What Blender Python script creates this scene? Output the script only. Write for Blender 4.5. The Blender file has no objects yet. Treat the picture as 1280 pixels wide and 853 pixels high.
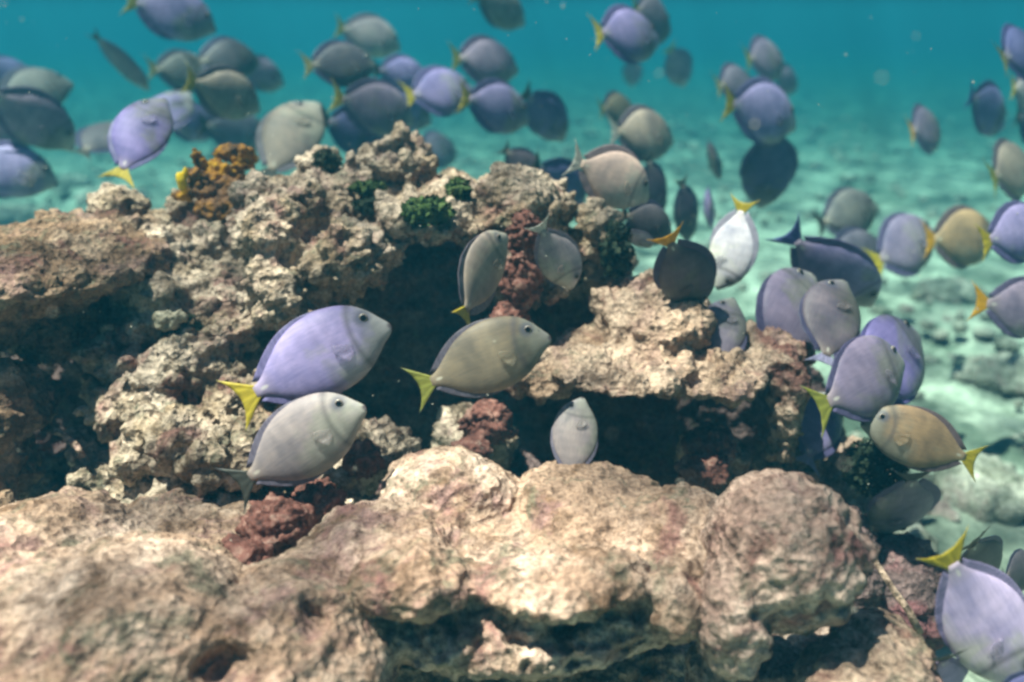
import bpy, math, random
import numpy as np
from mathutils import Vector, Matrix, Euler

S = bpy.context.scene
COL = S.collection
R = math.radians

# ------------------------------------------------------------------ camera, sky, sun, exposure
W0, H0, FOC = 1280.0, 853.0, 1108.5          # frame of the photograph and focal length in its pixels
PITCH, CAM_Z = R(20.0), 1.30
cam = bpy.data.cameras.new('camera')
cam_o = bpy.data.objects.new('camera', cam); COL.objects.link(cam_o)
cam_o.location = (0, 0, CAM_Z); cam_o.rotation_euler = (math.pi/2 - PITCH, 0, 0)
cam.sensor_width = 36.0; cam.lens = FOC/W0*36.0
cam.clip_start = 0.02; cam.clip_end = 400.0
cam.dof.use_dof = True; cam.dof.focus_distance = 1.36; cam.dof.aperture_fstop = 1.8
S.camera = cam_o

SUN_DIR = Vector((-0.32, -0.08, 0.94)).normalized()       # towards the sun
el = math.asin(SUN_DIR.z); az = math.atan2(SUN_DIR.x, SUN_DIR.y)
world = bpy.data.worlds.new('World'); S.world = world; world.use_nodes = True
nt = world.node_tree
sky = nt.nodes.new('ShaderNodeTexSky'); sky.sky_type = 'NISHITA'; sky.sun_disc = False
sky.sun_elevation = el; sky.sun_rotation = az
nt.links.new(sky.outputs[0], nt.nodes['Background'].inputs[0])
nt.nodes['Background'].inputs[1].default_value = 0.05
sun = bpy.data.lights.new('sun', 'SUN'); sun.energy = 5.0; sun.angle = R(0.6); sun.color = (1.0, 0.83, 0.70)
sun_o = bpy.data.objects.new('sun', sun); COL.objects.link(sun_o)
sun_o.rotation_euler = SUN_DIR.to_track_quat('Z', 'Y').to_euler(); sun_o.location = (0, 0, 8)

vs = S.view_settings
S.display_settings.display_device = 'sRGB'
vs.view_transform = 'Standard'; vs.look = 'None'; vs.gamma = 1.0; vs.use_curve_mapping = False
vs.exposure = 1.6
S.render.engine = 'CYCLES'
cy = S.cycles
cy.use_denoising = True
cy.max_bounces = 5; cy.diffuse_bounces = 1; cy.glossy_bounces = 2; cy.volume_bounces = 0
cy.transparent_max_bounces = 10; cy.caustics_reflective = False; cy.caustics_refractive = False
cy.filter_width = 2.8
cy.use_adaptive_sampling = True; cy.adaptive_threshold = 0.02

FWD = Vector((0, math.cos(PITCH), -math.sin(PITCH)))
UP = Vector((0, math.sin(PITCH), math.cos(PITCH)))
RT = Vector((1, 0, 0))
def at(px, py, d):
    """the point seen at (px, py) of the photograph, d metres along the optical axis"""
    return Vector((0, 0, CAM_Z)) + (FWD + RT*((px - W0/2)/FOC) + UP*((H0/2 - py)/FOC))*d

# ------------------------------------------------------------------ noise (numpy)
def _hash(ix, iy, iz, s):
    h = (ix.astype(np.int64)*374761393 + iy.astype(np.int64)*668265263 + iz.astype(np.int64)*2147483647 + s*1274126177) & 0xffffffff
    h = ((h ^ (h >> 13))*1274126177) & 0xffffffff
    h = ((h ^ (h >> 16))*2246822519) & 0xffffffff
    return ((h ^ (h >> 15)) & 0xffffff)/float(0xffffff)
def vnoise(p, s=0):
    """gradient noise, about -1..1"""
    i = np.floor(p); f = p - i; u = f*f*f*(f*(f*6 - 15) + 10)
    out = 0
    for dx in (0, 1):
        for dy in (0, 1):
            for dz in (0, 1):
                a, b, c = i[:, 0]+dx, i[:, 1]+dy, i[:, 2]+dz
                g = (_hash(a, b, c, s)*2-1)*(f[:, 0]-dx) + (_hash(a, b, c, s+17)*2-1)*(f[:, 1]-dy) + (_hash(a, b, c, s+31)*2-1)*(f[:, 2]-dz)
                w = (u[:, 0] if dx else 1-u[:, 0])*(u[:, 1] if dy else 1-u[:, 1])*(u[:, 2] if dz else 1-u[:, 2])
                out = out + g*w
    return out*1.4
def fbm(p, o=3, s=0):
    v = 0; a = 1.0; t = 0
    for k in range(o):
        v = v + a*vnoise(p*(2.03**k), s+k*7); t += a; a *= .5
    return v/t
def billow(p, o=3, s=0):
    v = 0; a = 1.0; t = 0
    for k in range(o):
        v = v + a*(np.abs(vnoise(p*(2.07**k), s+k*7))*2-.55); t += a; a *= .55
    return v/t
def worley(p, s=0):
    i = np.floor(p); d1 = np.full(len(p), 9.0); d2 = np.full(len(p), 9.0)
    for dx in (-1, 0, 1):
        for dy in (-1, 0, 1):
            for dz in (-1, 0, 1):
                a, b, c = i[:, 0]+dx, i[:, 1]+dy, i[:, 2]+dz
                q = np.stack((a+_hash(a, b, c, s+3), b+_hash(a, b, c, s+5), c+_hash(a, b, c, s+9)), 1)
                d = np.sqrt(((q-p)**2).sum(1))
                d2 = np.minimum(d2, np.maximum(d, d1)); d1 = np.minimum(d1, d)
    return d1, d2

# ------------------------------------------------------------------ scene bookkeeping
def tag(o, label=None, cat=None, group=None, kind=None):
    if label: o['label'] = label
    if cat: o['category'] = cat
    if group: o['group'] = group
    if kind: o['kind'] = kind
    return o
def link(name, me, parent=None):
    o = bpy.data.objects.new(name, me); COL.objects.link(o)
    if parent: o.parent = parent
    return o
def from_np(name, v, f, mats=(), smooth=True):
    me = bpy.data.meshes.new(name); me.from_pydata([tuple(x) for x in v], [], f); me.update()
    for m in mats: me.materials.append(m)
    if smooth: me.polygons.foreach_set('use_smooth', [True]*len(me.polygons))
    return me
def co(me):
    a = np.empty(len(me.vertices)*3, np.float32); me.vertices.foreach_get('co', a); return a.reshape(-1, 3).astype(np.float64)
def normals(me):
    a = np.empty(len(me.vertices)*3, np.float32); me.vertex_normals.foreach_get('vector', a); return a.reshape(-1, 3).astype(np.float64)
def setco(me, v):
    me.vertices.foreach_set('co', v.astype(np.float32).ravel()); me.update()

# ------------------------------------------------------------------ materials
def mat(name):
    m = bpy.data.materials.new(name); m.use_nodes = True
    n = m.node_tree; b = n.nodes['Principled BSDF']
    return m, n, b
def node(n, t, **kw):
    x = n.nodes.new(t)
    for k, v in kw.items(): setattr(x, k, v)
    return x
def noise_node(n, vec, scale, detail=4, rough=.6, dist=0.0):
    x = node(n, 'ShaderNodeTexNoise'); x.inputs['Scale'].default_value = scale
    x.inputs['Detail'].default_value = detail; x.inputs['Roughness'].default_value = rough; x.inputs['Distortion'].default_value = dist
    n.links.new(vec, x.inputs['Vector']); return x
def ramp(n, fac, stops, interp='LINEAR'):
    r = node(n, 'ShaderNodeValToRGB'); e = r.color_ramp.elements; r.color_ramp.interpolation = interp
    while len(e) < len(stops): e.new(.5)
    for k, (p, c) in enumerate(stops):
        e[k].position = p; e[k].color = (c, c, c, 1) if not isinstance(c, (tuple, list)) else (*c, 1)
    n.links.new(fac, r.inputs[0]); return r
def mix(n, fac, a, b, blend='MIX'):
    x = node(n, 'ShaderNodeMix', data_type='RGBA', blend_type=blend)
    for sock, v in ((x.inputs[0], fac), (x.inputs[6], a), (x.inputs[7], b)):
        if isinstance(v, (int, float)): sock.default_value = v
        elif isinstance(v, tuple): sock.default_value = (*v, 1) if len(v) == 3 else v
        else: n.links.new(v, sock)
    return x.outputs[2]

def rock_mat(name, base, pale, stain, crust, patch=5.0, bump=.5, stain_at=.52, crust_at=.6, pale_at=.5, seed=0.0, turf=(.15, .145, .105)):
    base, pale, stain, crust = [(r*1.03, g*.955, b_*1.03) for r, g, b_ in (base, pale, stain, crust)]
    m, n, b = mat(name)
    tc = node(n, 'ShaderNodeTexCoord')
    mp = node(n, 'ShaderNodeMapping'); mp.inputs['Location'].default_value = (seed, seed*.7, seed*1.3)
    n.links.new(tc.outputs['Object'], mp.inputs[0]); v = mp.outputs[0]
    n1 = noise_node(n, v, patch, 6, .65, .4); n2 = noise_node(n, v, patch*2.3, 7, .7, .6)
    n3 = noise_node(n, v, 38, 5, .7); n4 = noise_node(n, v, patch*.8+3.1, 6, .6, .8); n5 = noise_node(n, v, 150, 3, .6)
    c = mix(n, ramp(n, n1.outputs[0], ((pale_at-.08, 0.), (pale_at+.1, 1.))).outputs[0], base, pale)
    c = mix(n, ramp(n, n2.outputs[0], ((stain_at-.02, 0.), (stain_at+.12, .85))).outputs[0], c, stain)
    c = mix(n, ramp(n, n4.outputs[0], ((crust_at-.03, 0.), (crust_at+.06, .8))).outputs[0], c, crust)
    n6 = noise_node(n, v, patch*1.7+1.3, 8, .72, 1.0); n7 = noise_node(n, v, patch*.6+.7, 7, .7, 1.2)
    c = mix(n, ramp(n, n6.outputs[0], ((.55, 0.), (.63, .75))).outputs[0], c, turf)
    c = mix(n, ramp(n, n7.outputs[0], ((.54, 0.), (.64, .6))).outputs[0], c, (.34, .19, .20))
    mot = ramp(n, n3.outputs[0], ((.30, (.24, .20, .17)), (.47, (.88, .85, .82)), (.70, (1.4, 1.38, 1.32))))
    c = mix(n, .8, c, mot.outputs[0], 'MULTIPLY')
    spk = ramp(n, n5.outputs[0], ((.32, (.38, .34, .30)), (.5, (1., 1., 1.)), (.68, (1.35, 1.32, 1.28))))
    c = mix(n, .7, c, spk.outputs[0], 'MULTIPLY')
    n.links.new(c, b.inputs['Base Color'])
    b.inputs['Roughness'].default_value = .9; b.inputs['Specular IOR Level'].default_value = .15
    vo = node(n, 'ShaderNodeTexVoronoi'); vo.inputs['Scale'].default_value = 75; n.links.new(v, vo.inputs['Vector'])
    add = node(n, 'ShaderNodeMath', operation='ADD'); n.links.new(n3.outputs[0], add.inputs[0]); n.links.new(vo.outputs['Distance'], add.inputs[1])
    add2 = node(n, 'ShaderNodeMath', operation='MULTIPLY_ADD'); add2.inputs[1].default_value = .6
    n.links.new(n5.outputs[0], add2.inputs[0]); n.links.new(add.outputs[0], add2.inputs[2])
    bp = node(n, 'ShaderNodeBump'); bp.inputs['Strength'].default_value = bump; bp.inputs['Distance'].default_value = .018
    n.links.new(add2.outputs[0], bp.inputs['Height']); n.links.new(bp.outputs[0], b.inputs['Normal'])
    return m

M = {}
M['boulder'] = rock_mat('boulder_coral', (.40, .29, .205), (.64, .52, .41), (.13, .08, .045), (.24, .125, .11), 6.0, .55, .51, .60, .52, 1.0)
M['head'] = rock_mat('head_coral', (.40, .29, .23), (.62, .50, .40), (.15, .075, .06), (.21, .10, .095), 7.0, .7, .52, .60, .48, 3.0)
M['outcrop'] = rock_mat('outcrop_rock', (.33, .26, .17), (.62, .54, .42), (.075, .05, .025), (.25, .13, .11), 7.0, .7, .52, .59, .47, 5.0)
M['ledge'] = rock_mat('ledge_rock', (.27, .19, .12), (.50, .40, .29), (.075, .045, .025), (.15, .07, .06), 6.0, .7, .49, .57, .56, 8.0)
M['plate'] = rock_mat('plate_rock', (.34, .24, .16), (.64, .51, .38), (.085, .05, .028), (.21, .085, .07), 5.0, .7, .54, .57, .45, 11.0)
M['bedrock'] = rock_mat('seabed_rock', (.30, .31, .25), (.48, .48, .40), (.13, .15, .10), (.22, .23, .17), 5.0, .4, .52, .62, .5, 14.0)

# ------------------------------------------------------------------ setting: seabed, water surface, water body
def seabed():
    def axis(a, b, near, far, c=0.0):
        out = [c]; x = c; st = near
        while x < b:
            x += st; st = min(far, st*1.018); out.append(min(x, b))
        neg = []; x = c; st = near
        while x > a:
            x -= st; st = min(far, st*1.018); neg.append(max(x, a))
        return np.array(neg[::-1] + out)
    xs = axis(-43, 43, .028, 2.0, .9); ys = axis(-7, 57, .028, 2.0, 2.8)
    X, Y = np.meshgrid(xs, ys)
    p = np.stack((X.ravel(), Y.ravel(), np.zeros(X.size)), 1)
    z = .10*fbm(p*.55, 3, 2) + .05*fbm(p*2.1, 3, 5) + .035*billow(p*5.5, 3, 9)
    d1, d2 = worley(p*7, 4)
    z += .03*np.clip(.55-d1, 0, 1)*np.clip(fbm(p*1.3, 2, 8)*2+.6, 0, 1.4)
    p[:, 2] = z - .02
    nx, ny = len(xs), len(ys)
    f = [(j*nx+i, j*nx+i+1, (j+1)*nx+i+1, (j+1)*nx+i) for j in range(ny-1) for i in range(nx-1)]
    m, n, b = mat('sand_and_rubble')
    tc = node(n, 'ShaderNodeTexCoord'); v = tc.outputs['Object']
    a = noise_node(n, v, 1.1, 6, .62, .5); c2 = noise_node(n, v, 4.5, 6, .7, .7); c3 = noise_node(n, v, 26, 4, .7)
    c = mix(n, ramp(n, c2.outputs[0], ((.36, 0.), (.58, 1.))).outputs[0], (.12, .145, .105), (.50, .51, .42))
    c = mix(n, ramp(n, a.outputs[0], ((.50, 0.), (.63, .8))).outputs[0], c, (.05, .075, .05))
    sy = node(n, 'ShaderNodeSeparateXYZ'); n.links.new(v, sy.inputs[0])                # far ground painted weed-dark so it fades into the water haze
    ny_ = node(n, 'ShaderNodeMath', operation='MULTIPLY_ADD'); ny_.inputs[1].default_value = 7.0
    n.links.new(a.outputs[0], ny_.inputs[0]); n.links.new(sy.outputs[1], ny_.inputs[2])
    mr = node(n, 'ShaderNodeMapRange'); mr.inputs[1].default_value = 8.0; mr.inputs[2].default_value = 15.0; n.links.new(ny_.outputs[0], mr.inputs[0])
    c = mix(n, mr.outputs[0], c, mix(n, ramp(n, c2.outputs[0], ((.4, 0.), (.6, 1.))).outputs[0], (.05, .075, .055), (.12, .16, .125)))
    c = mix(n, .7, c, ramp(n, c3.outputs[0], ((.3, (.5, .5, .5)), (.6, (1.1, 1.1, 1.1)))).outputs[0], 'MULTIPLY')
    n.links.new(c, b.inputs['Base Color']); b.inputs['Roughness'].default_value = .95
    bp = node(n, 'ShaderNodeBump'); bp.inputs['Strength'].default_value = .5; bp.inputs['Distance'].default_value = .03
    n.links.new(c3.outputs[0], bp.inputs['Height']); n.links.new(bp.outputs[0], b.inputs['Normal'])
    tag(link('seabed', from_np('seabed', p, f, (m,))), 'pale sandy seabed with rubble and dark weed patches', None, None, 'structure')
seabed()

def water_surface():
    m = bpy.data.materials.new('water_surface'); m.use_nodes = True; n = m.node_tree; n.nodes.clear()
    out = node(n, 'ShaderNodeOutputMaterial'); tr = node(n, 'ShaderNodeBsdfTransparent')
    tc = node(n, 'ShaderNodeTexCoord'); v = tc.outputs['Object']
    dn = noise_node(n, v, 3.0, 2, .5)
    mx = mix(n, .12, v, dn.outputs['Color'], 'ADD')
    vo = node(n, 'ShaderNodeTexVoronoi', feature='SMOOTH_F1'); vo.inputs['Scale'].default_value = 4.2; vo.inputs['Smoothness'].default_value = .35
    n.links.new(mx, vo.inputs['Vector'])
    rp = ramp(n, vo.outputs['Distance'], ((.16, (.34, .34, .34)), (.46, (.64, .64, .64)), (.68, (1., 1., 1.))), 'EASE')  # caustic dapples painted as transparency, dimming the sun in patches
    fr = node(n, 'ShaderNodeFresnel'); fr.inputs[0].default_value = 1.33      # light only comes in through Snell's window
    cc = mix(n, fr.outputs[0], rp.outputs[0], (0., 0., 0.))
    n.links.new(cc, tr.inputs[0]); n.links.new(tr.outputs[0], out.inputs[0])
    xs = np.linspace(-48, 48, 97); X, Y = np.meshgrid(xs, xs+24)
    p = np.stack((X.ravel(), Y.ravel(), np.zeros(X.size)), 1); p[:, 2] = 2.05 + .05*vnoise(p*.6, 3)
    k = len(xs); f = [(j*k+i, j*k+i+1, (j+1)*k+i+1, (j+1)*k+i) for j in range(k-1) for i in range(k-1)]
    tag(link('water', from_np('water', p, f, (m,))), 'rippled water surface with painted caustic dapples over the reef', None, None, 'structure')
water_surface()

def water_body():
    m = bpy.data.materials.new('sea_water'); m.use_nodes = True; n = m.node_tree; n.nodes.clear()
    out = node(n, 'ShaderNodeOutputMaterial'); pv = node(n, 'ShaderNodeVolumePrincipled')
    pv.inputs['Color'].default_value = (.017, .140, .225, 1); pv.inputs['Absorption Color'].default_value = (.0, .43, .48, 1)
    pv.inputs['Density'].default_value = .165; pv.inputs['Anisotropy'].default_value = .1
    n.links.new(pv.outputs[0], out.inputs['Volume'])
    x, y0, y1, z0, z1 = 45, -9, 60, -1.3, 1.85
    v = [(-x, y0, z0), (x, y0, z0), (x, y1, z0), (-x, y1, z0), (-x, y0, z1), (x, y0, z1), (x, y1, z1), (-x, y1, z1)]
    f = [(0, 3, 2, 1), (4, 5, 6, 7), (0, 1, 5, 4), (1, 2, 6, 5), (2, 3, 7, 6), (3, 0, 4, 7)]
    tag(link('haze', from_np('haze', v, f, (m,), False)), 'blue green sea water fading the distance', None, None, 'stuff')
water_body()

# ------------------------------------------------------------------ rocks
def ico(sub=3):
    import bmesh
    bm = bmesh.new(); bmesh.ops.create_icosphere(bm, subdivisions=sub, radius=1.0)
    v = np.array([x.co[:] for x in bm.verts]); f = [tuple(y.index for y in x.verts) for x in bm.faces]; bm.free()
    return v, f
IV, IF = ico(3)
IV2, IF2 = ico(1)
def blob_mesh(blobs, voxel, smooth=4):
    """union of ellipsoids, remeshed into one skin"""
    vs_, fs_ = [], []; off = 0
    for bl in blobs:
        px, py, d, rx, rz, ry = bl[:6]
        c = np.array(at(px, py, d)); k = d/FOC
        q = IV*np.array((rx*k, ry, rz*k))
        if len(bl) > 6:
            q = q @ np.array(Euler([R(a) for a in bl[6]]).to_matrix()).T
        vs_.append(q + c); fs_ += [tuple(i+off for i in t) for t in IF]; off += len(IV)
    me = from_np('tmp', np.concatenate(vs_), fs_)
    o = link('tmp', me)
    r = o.modifiers.new('r', 'REMESH'); r.mode = 'VOXEL'; r.voxel_size = voxel; r.adaptivity = 0
    s = o.modifiers.new('s', 'SMOOTH'); s.factor = .5; s.iterations = smooth
    dg = bpy.context.evaluated_depsgraph_get()
    out = bpy.data.meshes.new_from_object(o.evaluated_get(dg))
    bpy.data.objects.remove(o); bpy.data.meshes.remove(me)
    return out
def rock(name, label, cat, blobs, m, voxel=.008, big=.03, mid=.02, nod=.012, fine=.004, seed=0, dents=(), smooth=4, group=None, fq=1.0):
    me = blob_mesh(blobs, voxel, smooth); me.name = name
    p = co(me); nr = normals(me)
    p = p*fq; w = p + .05*np.stack((vnoise(p*5, seed+1), vnoise(p*5, seed+2), vnoise(p*5, seed+3)), 1)
    d = big*fbm(w*5, 2, seed+10)
    d += mid*billow(w*14, 3, seed+20)
    setco(me, p/fq + nr*d[:, None])
    p = co(me)*fq; nr = normals(me)
    msk = np.clip(fbm(p*6, 2, seed+40)*1.6+.6, .1, 1.3)
    d1, d2 = worley(p*34 + .35*vnoise(p*20, 5)[:, None], seed+50)
    d = nod*(.5-d1)*msk*1.5
    e1, e2 = worley(p*19, seed+55)
    d -= nod*1.6*np.clip(.32-e1, 0, 1)*3*np.clip(msk-.3, 0, 1)
    d += fine*fbm(p*85, 2, seed+60)
    q = p/fq + nr*d[:, None]
    for (px, py, dd, rad, depth) in dents:
        c = np.array(at(px, py, dd)); dirn = c - np.array((0, 0, CAM_Z)); dirn /= np.linalg.norm(dirn)
        r2 = ((q-c)**2).sum(1)/rad**2*(1 + .75*fbm(q*26, 2, seed+70) + .5*vnoise(q*60, seed+71))
        q = q + dirn[None]*(depth*np.exp(-r2*1.6))[:, None]
    setco(me, q)
    me.materials.clear(); me.materials.append(m)
    me.polygons.foreach_set('use_smooth', [True]*len(me.polygons))
    o = link(name, me); tag(o, label, cat, group)
    return o

fr_ = random.Random(9)
FRONT = [(fr_.uniform(465, 900), y, 1.115 + (y-715)*.0024, fr_.uniform(24, 46), fr_.uniform(18, 34), fr_.uniform(.03, .05)) for y in [fr_.uniform(715, 830) for _ in range(56)] if y < 765]
rock('coral_boulder', 'wide tan coral boulder with smooth sunlit top filling the foreground', 'boulder', [
    (640, 712, 1.28, 250, 62, .22), (565, 632, 1.36, 95, 58, .11), (735, 648, 1.35, 115, 60, .13), (850, 680, 1.27, 80, 60, .12),
    (470, 705, 1.24, 110, 70, .14), (370, 790, 1.12, 110, 85, .16), (300, 850, 1.05, 150, 90, .14), (130, 800, 1.08, 190, 110, .2),
    (30, 730, 1.2, 140, 90, .2), (190, 705, 1.3, 130, 60, .16), (60, 860, 1.0, 140, 80, .12), (650, 860, 1.55, 330, 120, .16),
    (520, 725, 1.11, 80, 40, .07), (700, 728, 1.12, 120, 34, .07), (845, 760, 1.13, 45, 50, .06), (440, 860, 1.09, 60, 90, .1),
    (300, 690, 1.38, 120, 60, .12)] + FRONT,
    M['boulder'], .0048, .030, .011, .0095, .0055, 3, ((397, 762, 1.02, .024, .06), (275, 836, .95, .036, .07), (268, 852, .95, .03, .05), (690, 815, 1.14, .06, .10), (540, 815, 1.14, .05, .08)))
rock('coral_mound', 'rounded pinkish brown coral head at the right end of the foreground boulder', 'coral', [
    (978, 688, 1.16, 100, 98, .12), (915, 770, 1.12, 50, 80, .08), (960, 860, 1.26, 80, 60, .08), (900, 850, 1.18, 45, 60, .07), (1030, 850, 1.42, 90, 90, .12)],
    M['head'], .005, .014, .009, .010, .0045, 21, ((1010, 800, 1.12, .06, .08),))
M['cave'] = rock_mat('painted_shade_rock', (.15, .105, .10), (.26, .19, .175), (.07, .05, .05), (.17, .07, .075), 6.0, .7, .5, .56, .56, 17.0)  # dark colour paints in the shade of the hollows
rock('cave_rock', 'rock with painted shade forming the back of the hollows under the ledges', 'rock', [
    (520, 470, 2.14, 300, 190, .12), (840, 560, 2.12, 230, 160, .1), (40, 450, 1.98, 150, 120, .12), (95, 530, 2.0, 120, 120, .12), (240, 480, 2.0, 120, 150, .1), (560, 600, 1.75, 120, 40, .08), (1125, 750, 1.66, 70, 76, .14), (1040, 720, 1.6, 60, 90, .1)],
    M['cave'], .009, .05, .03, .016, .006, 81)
rock('reef_stone', 'small tan rock in the bottom right gap beside the lavender fish', 'rock', [
    (1100, 835, 1.15, 62, 52, .1), (1060, 870, 1.12, 60, 50, .1)], M['plate'], .006, .02, .012, .008, .004, 33)
rock('reef_ledge', 'dark brown ledge with pale flat top at the left edge', 'rock', [
    (50, 330, 1.62, 150, 48, .26), (150, 300, 1.8, 60, 35, .15), (-40, 370, 1.6, 90, 60, .22), 
    (-10, 520, 1.5, 55, 50, .14), (0, 600, 1.5, 45, 60, .12), (60, 640, 1.8, 120, 70, .12), (110, 372, 1.72, 50, 36, .12), (60, 400, 1.7, 70, 40, .12), (-20, 660, 1.4, 50, 36, .1)],
    M['ledge'], .0075, .045, .03, .016, .006, 41)
kr = random.Random(3)
KNOBS = []
for _ in range(64):                                  # knobbly slope from the crest down to the boulder
    y = kr.uniform(255, 600); x = kr.uniform(135, 420 - .25*(y-255)); r = kr.uniform(14, 40)
    KNOBS.append((x, y, 1.84 - (y-255)*.0013 + kr.uniform(-.03, .03), r*kr.uniform(.8, 1.5), r*kr.uniform(.6, 1.1), r/FOC*1.9, (0, kr.uniform(-35, 35), 0)))
for _ in range(26):                                  # small bumps along the crest
    x = kr.uniform(330, 690); y = kr.uniform(228, 262) - (26 if 440 < x < 540 else 0); r = kr.uniform(9, 20)
    KNOBS.append((x, y, kr.uniform(1.74, 1.86), r*1.2, r, r/FOC*1.8))
for _ in range(22):                                  # encrusted column
    KNOBS.append((kr.uniform(612, 690), kr.uniform(270, 430), kr.uniform(1.7, 1.76), kr.uniform(12, 22), kr.uniform(10, 24), .03))
rock('reef_outcrop', 'craggy beige reef outcrop with the highest peak behind the large fish', 'rock', [
    (355, 285, 1.72, 70, 66, .16, (0, 12, 0)), (492, 212, 1.95, 46, 44, .1), (430, 258, 1.86, 90, 48, .17), (560, 262, 1.78, 95, 36, .2), (635, 256, 1.76, 50, 40, .15),
    (642, 335, 1.74, 30, 80, .07), (668, 290, 1.85, 40, 60, .12), (742, 292, 1.8, 30, 30, .07), (745, 335, 1.9, 50, 40, .1), (240, 325, 1.82, 70, 50, .15),
    (215, 385, 1.7, 60, 45, .12), (290, 375, 1.74, 70, 50, .12), (350, 370, 1.62, 44, 60, .08, (0, -25, 0)), (440, 320, 1.66, 62, 40, .12), (395, 400, 1.78, 50, 70, .1),
    (250, 460, 1.7, 80, 40, .12), (210, 525, 1.58, 100, 32, .12, (0, 14, 0)), (290, 560, 1.54, 110, 30, .12, (0, 10, 0)), (165, 480, 1.7, 45, 32, .09),
    (240, 610, 1.52, 130, 32, .12), (150, 590, 1.56, 50, 30, .1), (470, 560, 1.55, 56, 32, .08), (420, 595, 1.5, 50, 30, .08), (600, 545, 1.72, 50, 36, .08), (400, 206, 1.9, 24, 20, .06),
    (190, 310, 1.92, 80, 40, .12), (340, 640, 1.46, 120, 40, .12), (110, 560, 1.6, 40, 14, .05, (0, 40, 0)), (160, 430, 1.66, 30, 40, .06), (270, 270, 1.95, 50, 40, .1)] + KNOBS,
    M['outcrop'], .0058, .05, .036, .021, .007, 57)
rock('reef_plate', 'overhanging tan plate of rock above the dark hollow', 'rock', [
    (815, 398, 1.7, 76, 40, .15), (770, 450, 1.6, 100, 22, .17), (880, 452, 1.66, 80, 20, .18), (965, 440, 1.7, 42, 30, .1), (983, 515, 1.64, 24, 70, .06), (690, 466, 1.62, 60, 26, .1),
    (895, 580, 1.72, 36, 40, .06), (1050, 620, 1.9, 70, 80, .12), (985, 600, 1.74, 40, 36, .08)],
    M['plate'], .006, .038, .026, .017, .006, 71)

# ------------------------------------------------------------------ small growths and stones
rr = random.Random(11); nr_ = np.random.default_rng(4)
def cluster(name, label, cat, spots, m, n=260, r=(.003, .007), seed=1, group=None, squash=1.0):
    """knobbly growth: many small uneven nodules packed over a few mounds"""
    rg = np.random.default_rng(seed); v, f = [], []; off = 0
    for (px, py, d, rx, rz, ry) in spots:
        c = np.array(at(px, py, d)); k = d/FOC; rad = np.array((rx*k, ry, rz*k))
        for _ in range(n):
            u = rg.normal(size=3); u /= np.linalg.norm(u)
            q = c + u*rad*rg.uniform(.55, 1.0)
            s = rg.uniform(*r)*np.array((1, 1, 1))*rg.uniform(.7, 1.3, 3)
            v.append(IV2*s*(1+.25*rg.normal(size=(len(IV2), 1))) + q); f += [tuple(i+off for i in t) for t in IF2]; off += len(IV2)
        core = IV*rad*.72 + c; v.append(core); f += [tuple(i+off for i in t) for t in IF]; off += len(IV)
    o = link(name, from_np(name, np.concatenate(v), f, (m,))); tag(o, label, cat, group); return o
def tuft(name, label, cat, px, py, d, rx, rz, ry, m, n=420, size=.007, seed=1, group=None):
    """leafy algae: many small curled leaflets through a mound"""
    rg = np.random.default_rng(seed); v, f = [], []
    c = np.array(at(px, py, d)); k = d/FOC; rad = np.array((rx*k, ry, rz*k))
    for _ in range(n):
        u = rg.normal(size=3); u /= np.linalg.norm(u); q = c + u*rad*rg.uniform(.3, 1.0)**.5
        a = rg.normal(size=3); a /= np.linalg.norm(a); b_ = np.cross(a, u + .01); b_ /= np.linalg.norm(b_)
        a = np.cross(b_, u*rg.uniform(.5, 1) + .5*a); a /= np.linalg.norm(a)
        s = size*rg.uniform(.6, 1.3); w = np.cross(a, b_)
        o = len(v)
        v += [q-a*s*.9, q-b_*s*.7, q+b_*s*.7, q+a*s*.9 + w*s*.35, q-a*s*.2+w*s*.25]
        f += [(o, o+1, o+4), (o, o+4, o+2), (o+1, o+3, o+4), (o+4, o+3, o+2)]
    ob = link(name, from_np(name, np.array(v), f, (m,))); tag(ob, label, cat, group); return ob
def growth_mat(name, a, b_, c_, sc=40):
    m, n, b = mat(name); tc = node(n, 'ShaderNodeTexCoord'); z = noise_node(n, tc.outputs['Object'], sc, 4, .7, .4)
    n.links.new(ramp(n, z.outputs[0], ((.36, a), (.53, b_), (.69, c_))).outputs[0], b.inputs['Base Color'])
    b.inputs['Roughness'].default_value = .75; b.inputs['Specular IOR Level'].default_value = .2
    return m
M['red'] = growth_mat('red_algae', (.06, .025, .02), (.19, .075, .06), (.36, .22, .18))
M['green'] = growth_mat('green_algae', (.02, .04, .012), (.045, .085, .02), (.11, .14, .05))
M['dkgreen'] = growth_mat('dark_green_algae', (.012, .02, .013), (.025, .04, .023), (.06, .07, .04))
M['orange'] = growth_mat('orange_sponge', (.07, .04, .025), (.36, .16, .02), (.70, .40, .03), 30)
M['brown'] = growth_mat('brown_sponge', (.07, .035, .02), (.18, .09, .04), (.40, .19, .03), 26)
M['white'] = growth_mat('white_coral', (.16, .13, .09), (.42, .37, .28), (.60, .54, .44), 60)
RED = 'clumps of maroon red algae'
rock('red_algae', 'maroon red algae clump below the pale grey fish, upper edge of the foreground boulder', 'algae', [(350, 655, 1.3, 44, 34, .05), (300, 700, 1.22, 40, 22, .045), (395, 625, 1.36, 34, 20, .035)], M['red'], .003, .012, .014, .011, .004, 3, group=RED, fq=2.3)
rock('red_algae', 'maroon red algae running down the column behind the upward-swimming fish', 'algae', [(652, 290, 1.63, 22, 30, .04), (652, 350, 1.64, 26, 44, .04), (640, 400, 1.66, 24, 28, .04)], M['red'], .003, .012, .014, .011, .004, 5, group=RED, fq=2.3)
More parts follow.
